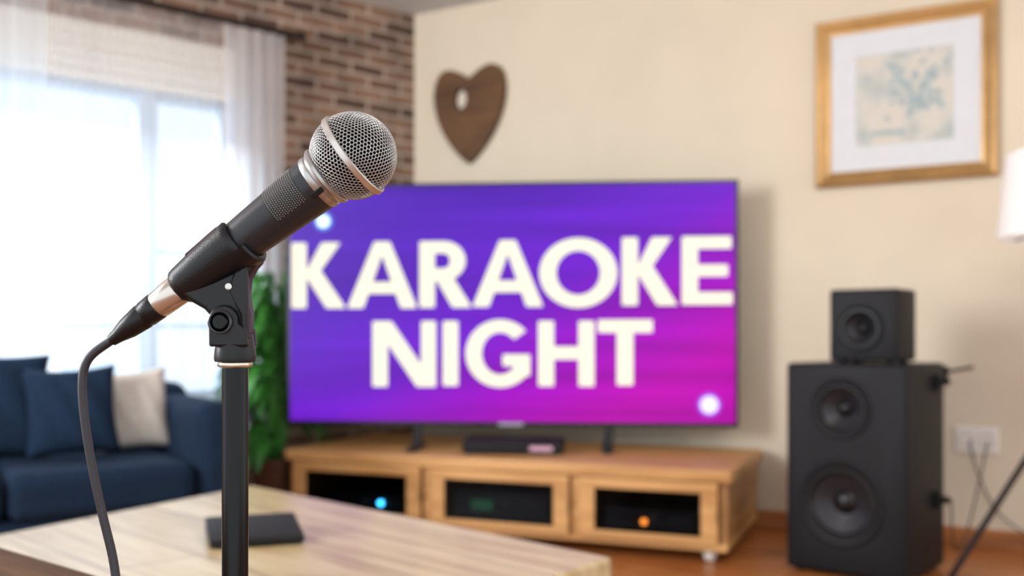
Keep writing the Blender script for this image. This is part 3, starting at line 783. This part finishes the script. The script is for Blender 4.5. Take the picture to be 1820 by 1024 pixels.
fin('foam_liner', bm, mat('dark_foam', (9, 9, 11), .95, noise=.2, nscale=300, spec=.1), mic, smooth=True, ang=180)
lathe('grille_band', PR([(-6, 74), (-6, 77.5), (-4.5, 79), (4.5, 79), (6, 77.5), (6, 74)]), mat('satin_silver_band', (200, 197, 193), .35, .85, noise=.04), mic, seg=96)
lathe('grille_collar', PR([(-54, 53), (-56, 55), (-61, 55.5), (-64, 53), (-64, 50), (-70, 48.5), (-71, 50.2), (-80, 50.2), (-82, 49), (-82, 40)]), mat('satin_silver', (172, 171, 170), .32, .85, noise=.04), mic, seg=96)
bm = bmesh.new(); a0 = R(118)
bx(bm, -5*m_, 5*m_, -2*m_, 3*m_, -12*m_, 10*m_)
fin('collar_latch', bm, M_blk, mic, loc=(50*m_*math.cos(a0), 50*m_*math.sin(a0), -78*m_), rot=(0, 0, a0-R(90)), bevel=.0005)
bm = bmesh.new()
for i in range(15):
    s = -104-i*4.3; r_ = 47.6-(abs(s)-104)*.058
    for j in range(21):
        th = R(12+j*5.1+(2.55 if i % 2 else 0)); c = Vector((r_*m_*math.cos(th), r_*m_*math.sin(th), s*m_))
        bmesh.ops.create_icosphere(bm, subdivisions=1, radius=1.4*m_, matrix=Matrix.Translation(c))
fin('dotted_vent', bm, mat('vent_silver', (140, 139, 138), .35, .7, noise=.03), mic, smooth=True, ang=180)
bm = bmesh.new(); lathe_bm(bm, PR([(-101, 47.2), (-101, 47.9), (-168, 44.2), (-168, 43.4)]), 24, R(9), R(118), closed_prof=True)
fin('vent_backing', bm, mat('vent_dark', (16, 16, 18), .6, noise=.1), mic, smooth=True)
lathe('switch_plate', PR([(-270, 38), (-270, 44.5), (-274, 46), (-344, 42), (-348, 39), (-348, 30)]), mat('maroon_plate', (84, 28, 38), .4, noise=.1), mic, seg=16, a0=R(-26), a1=R(29), closed_prof=True)
lathe('tail_ring', PR([(-398, 20), (-398, 26.8), (-400, 27.8), (-446, 25.6), (-449, 24), (-449, 10)]), mat('champagne_nickel', (200, 194, 186), .25, .85, noise=.03), mic, seg=64)
lathe('plug', PR([(-449, 20), (-449, 24.5), (-452, 25.5), (-476, 24.5), (-478, 23), (-482, 23), (-484, 24), (-520, 20), (-545, 13.5), (-560, 11), (-562, 0)]), M_clip, mic, seg=48)
bpy.context.view_layer.update()
bm = bmesh.new()
lathe_bm(bm, PR([(-250, 40.8), (-250, 45.5), (-254, 48), (-264, 47.5), (-290, 45.5), (-330, 42.5), (-380, 37), (-390, 35), (-394, 32), (-394, 29), (-330, 34), (-268, 40.0)]), 56, R(33), R(330), closed_prof=True)
cr = fin('cradle', bm, M_clip, cl, smooth=True, ang=40)
cr.matrix_parent_inverse = cl.matrix_world.inverted(); cr.matrix_basis = MM
bm = bmesh.new()
lathe_bm(bm, PR([(-238, 41.5), (-238, 48), (-242, 51.5), (-254, 51), (-290, 46), (-290, 42)]), 32, R(112), R(248), closed_prof=True)
cr = fin('cradle_lip', bm, M_clip, cl, smooth=True, ang=40)
cr.matrix_parent_inverse = cl.matrix_world.inverted(); cr.matrix_basis = MM
# ---------------------------------------------------------------- microphone cable
tip = MM @ Vector((0, 0, -556*m_))
def cp(u, v, y=tip.y): return ((u-910)*y/1769, y, H-(v-600)*y/1769)
d_ = -Za
pts = [tip, tip+d_*.006, cp(152, 632), cp(144, 680), cp(150, 745), cp(160, 810), cp(174, 880), cp(192, 955), cp(212, 1030), (-.235, .60, .56), (-.225, .57, .35), (-.22, .52, .12), (-.20, .46, .01), (-.1, .38, .008), (.05, .36, .008), (.3, .2, .008)]
cbl = tube('microphone_cable', pts, .0027, mat('charcoal_cable', (34, 31, 38), .42, noise=.08))
tag(cbl, 'dark grey cable hanging from the microphone plug', 'cable')
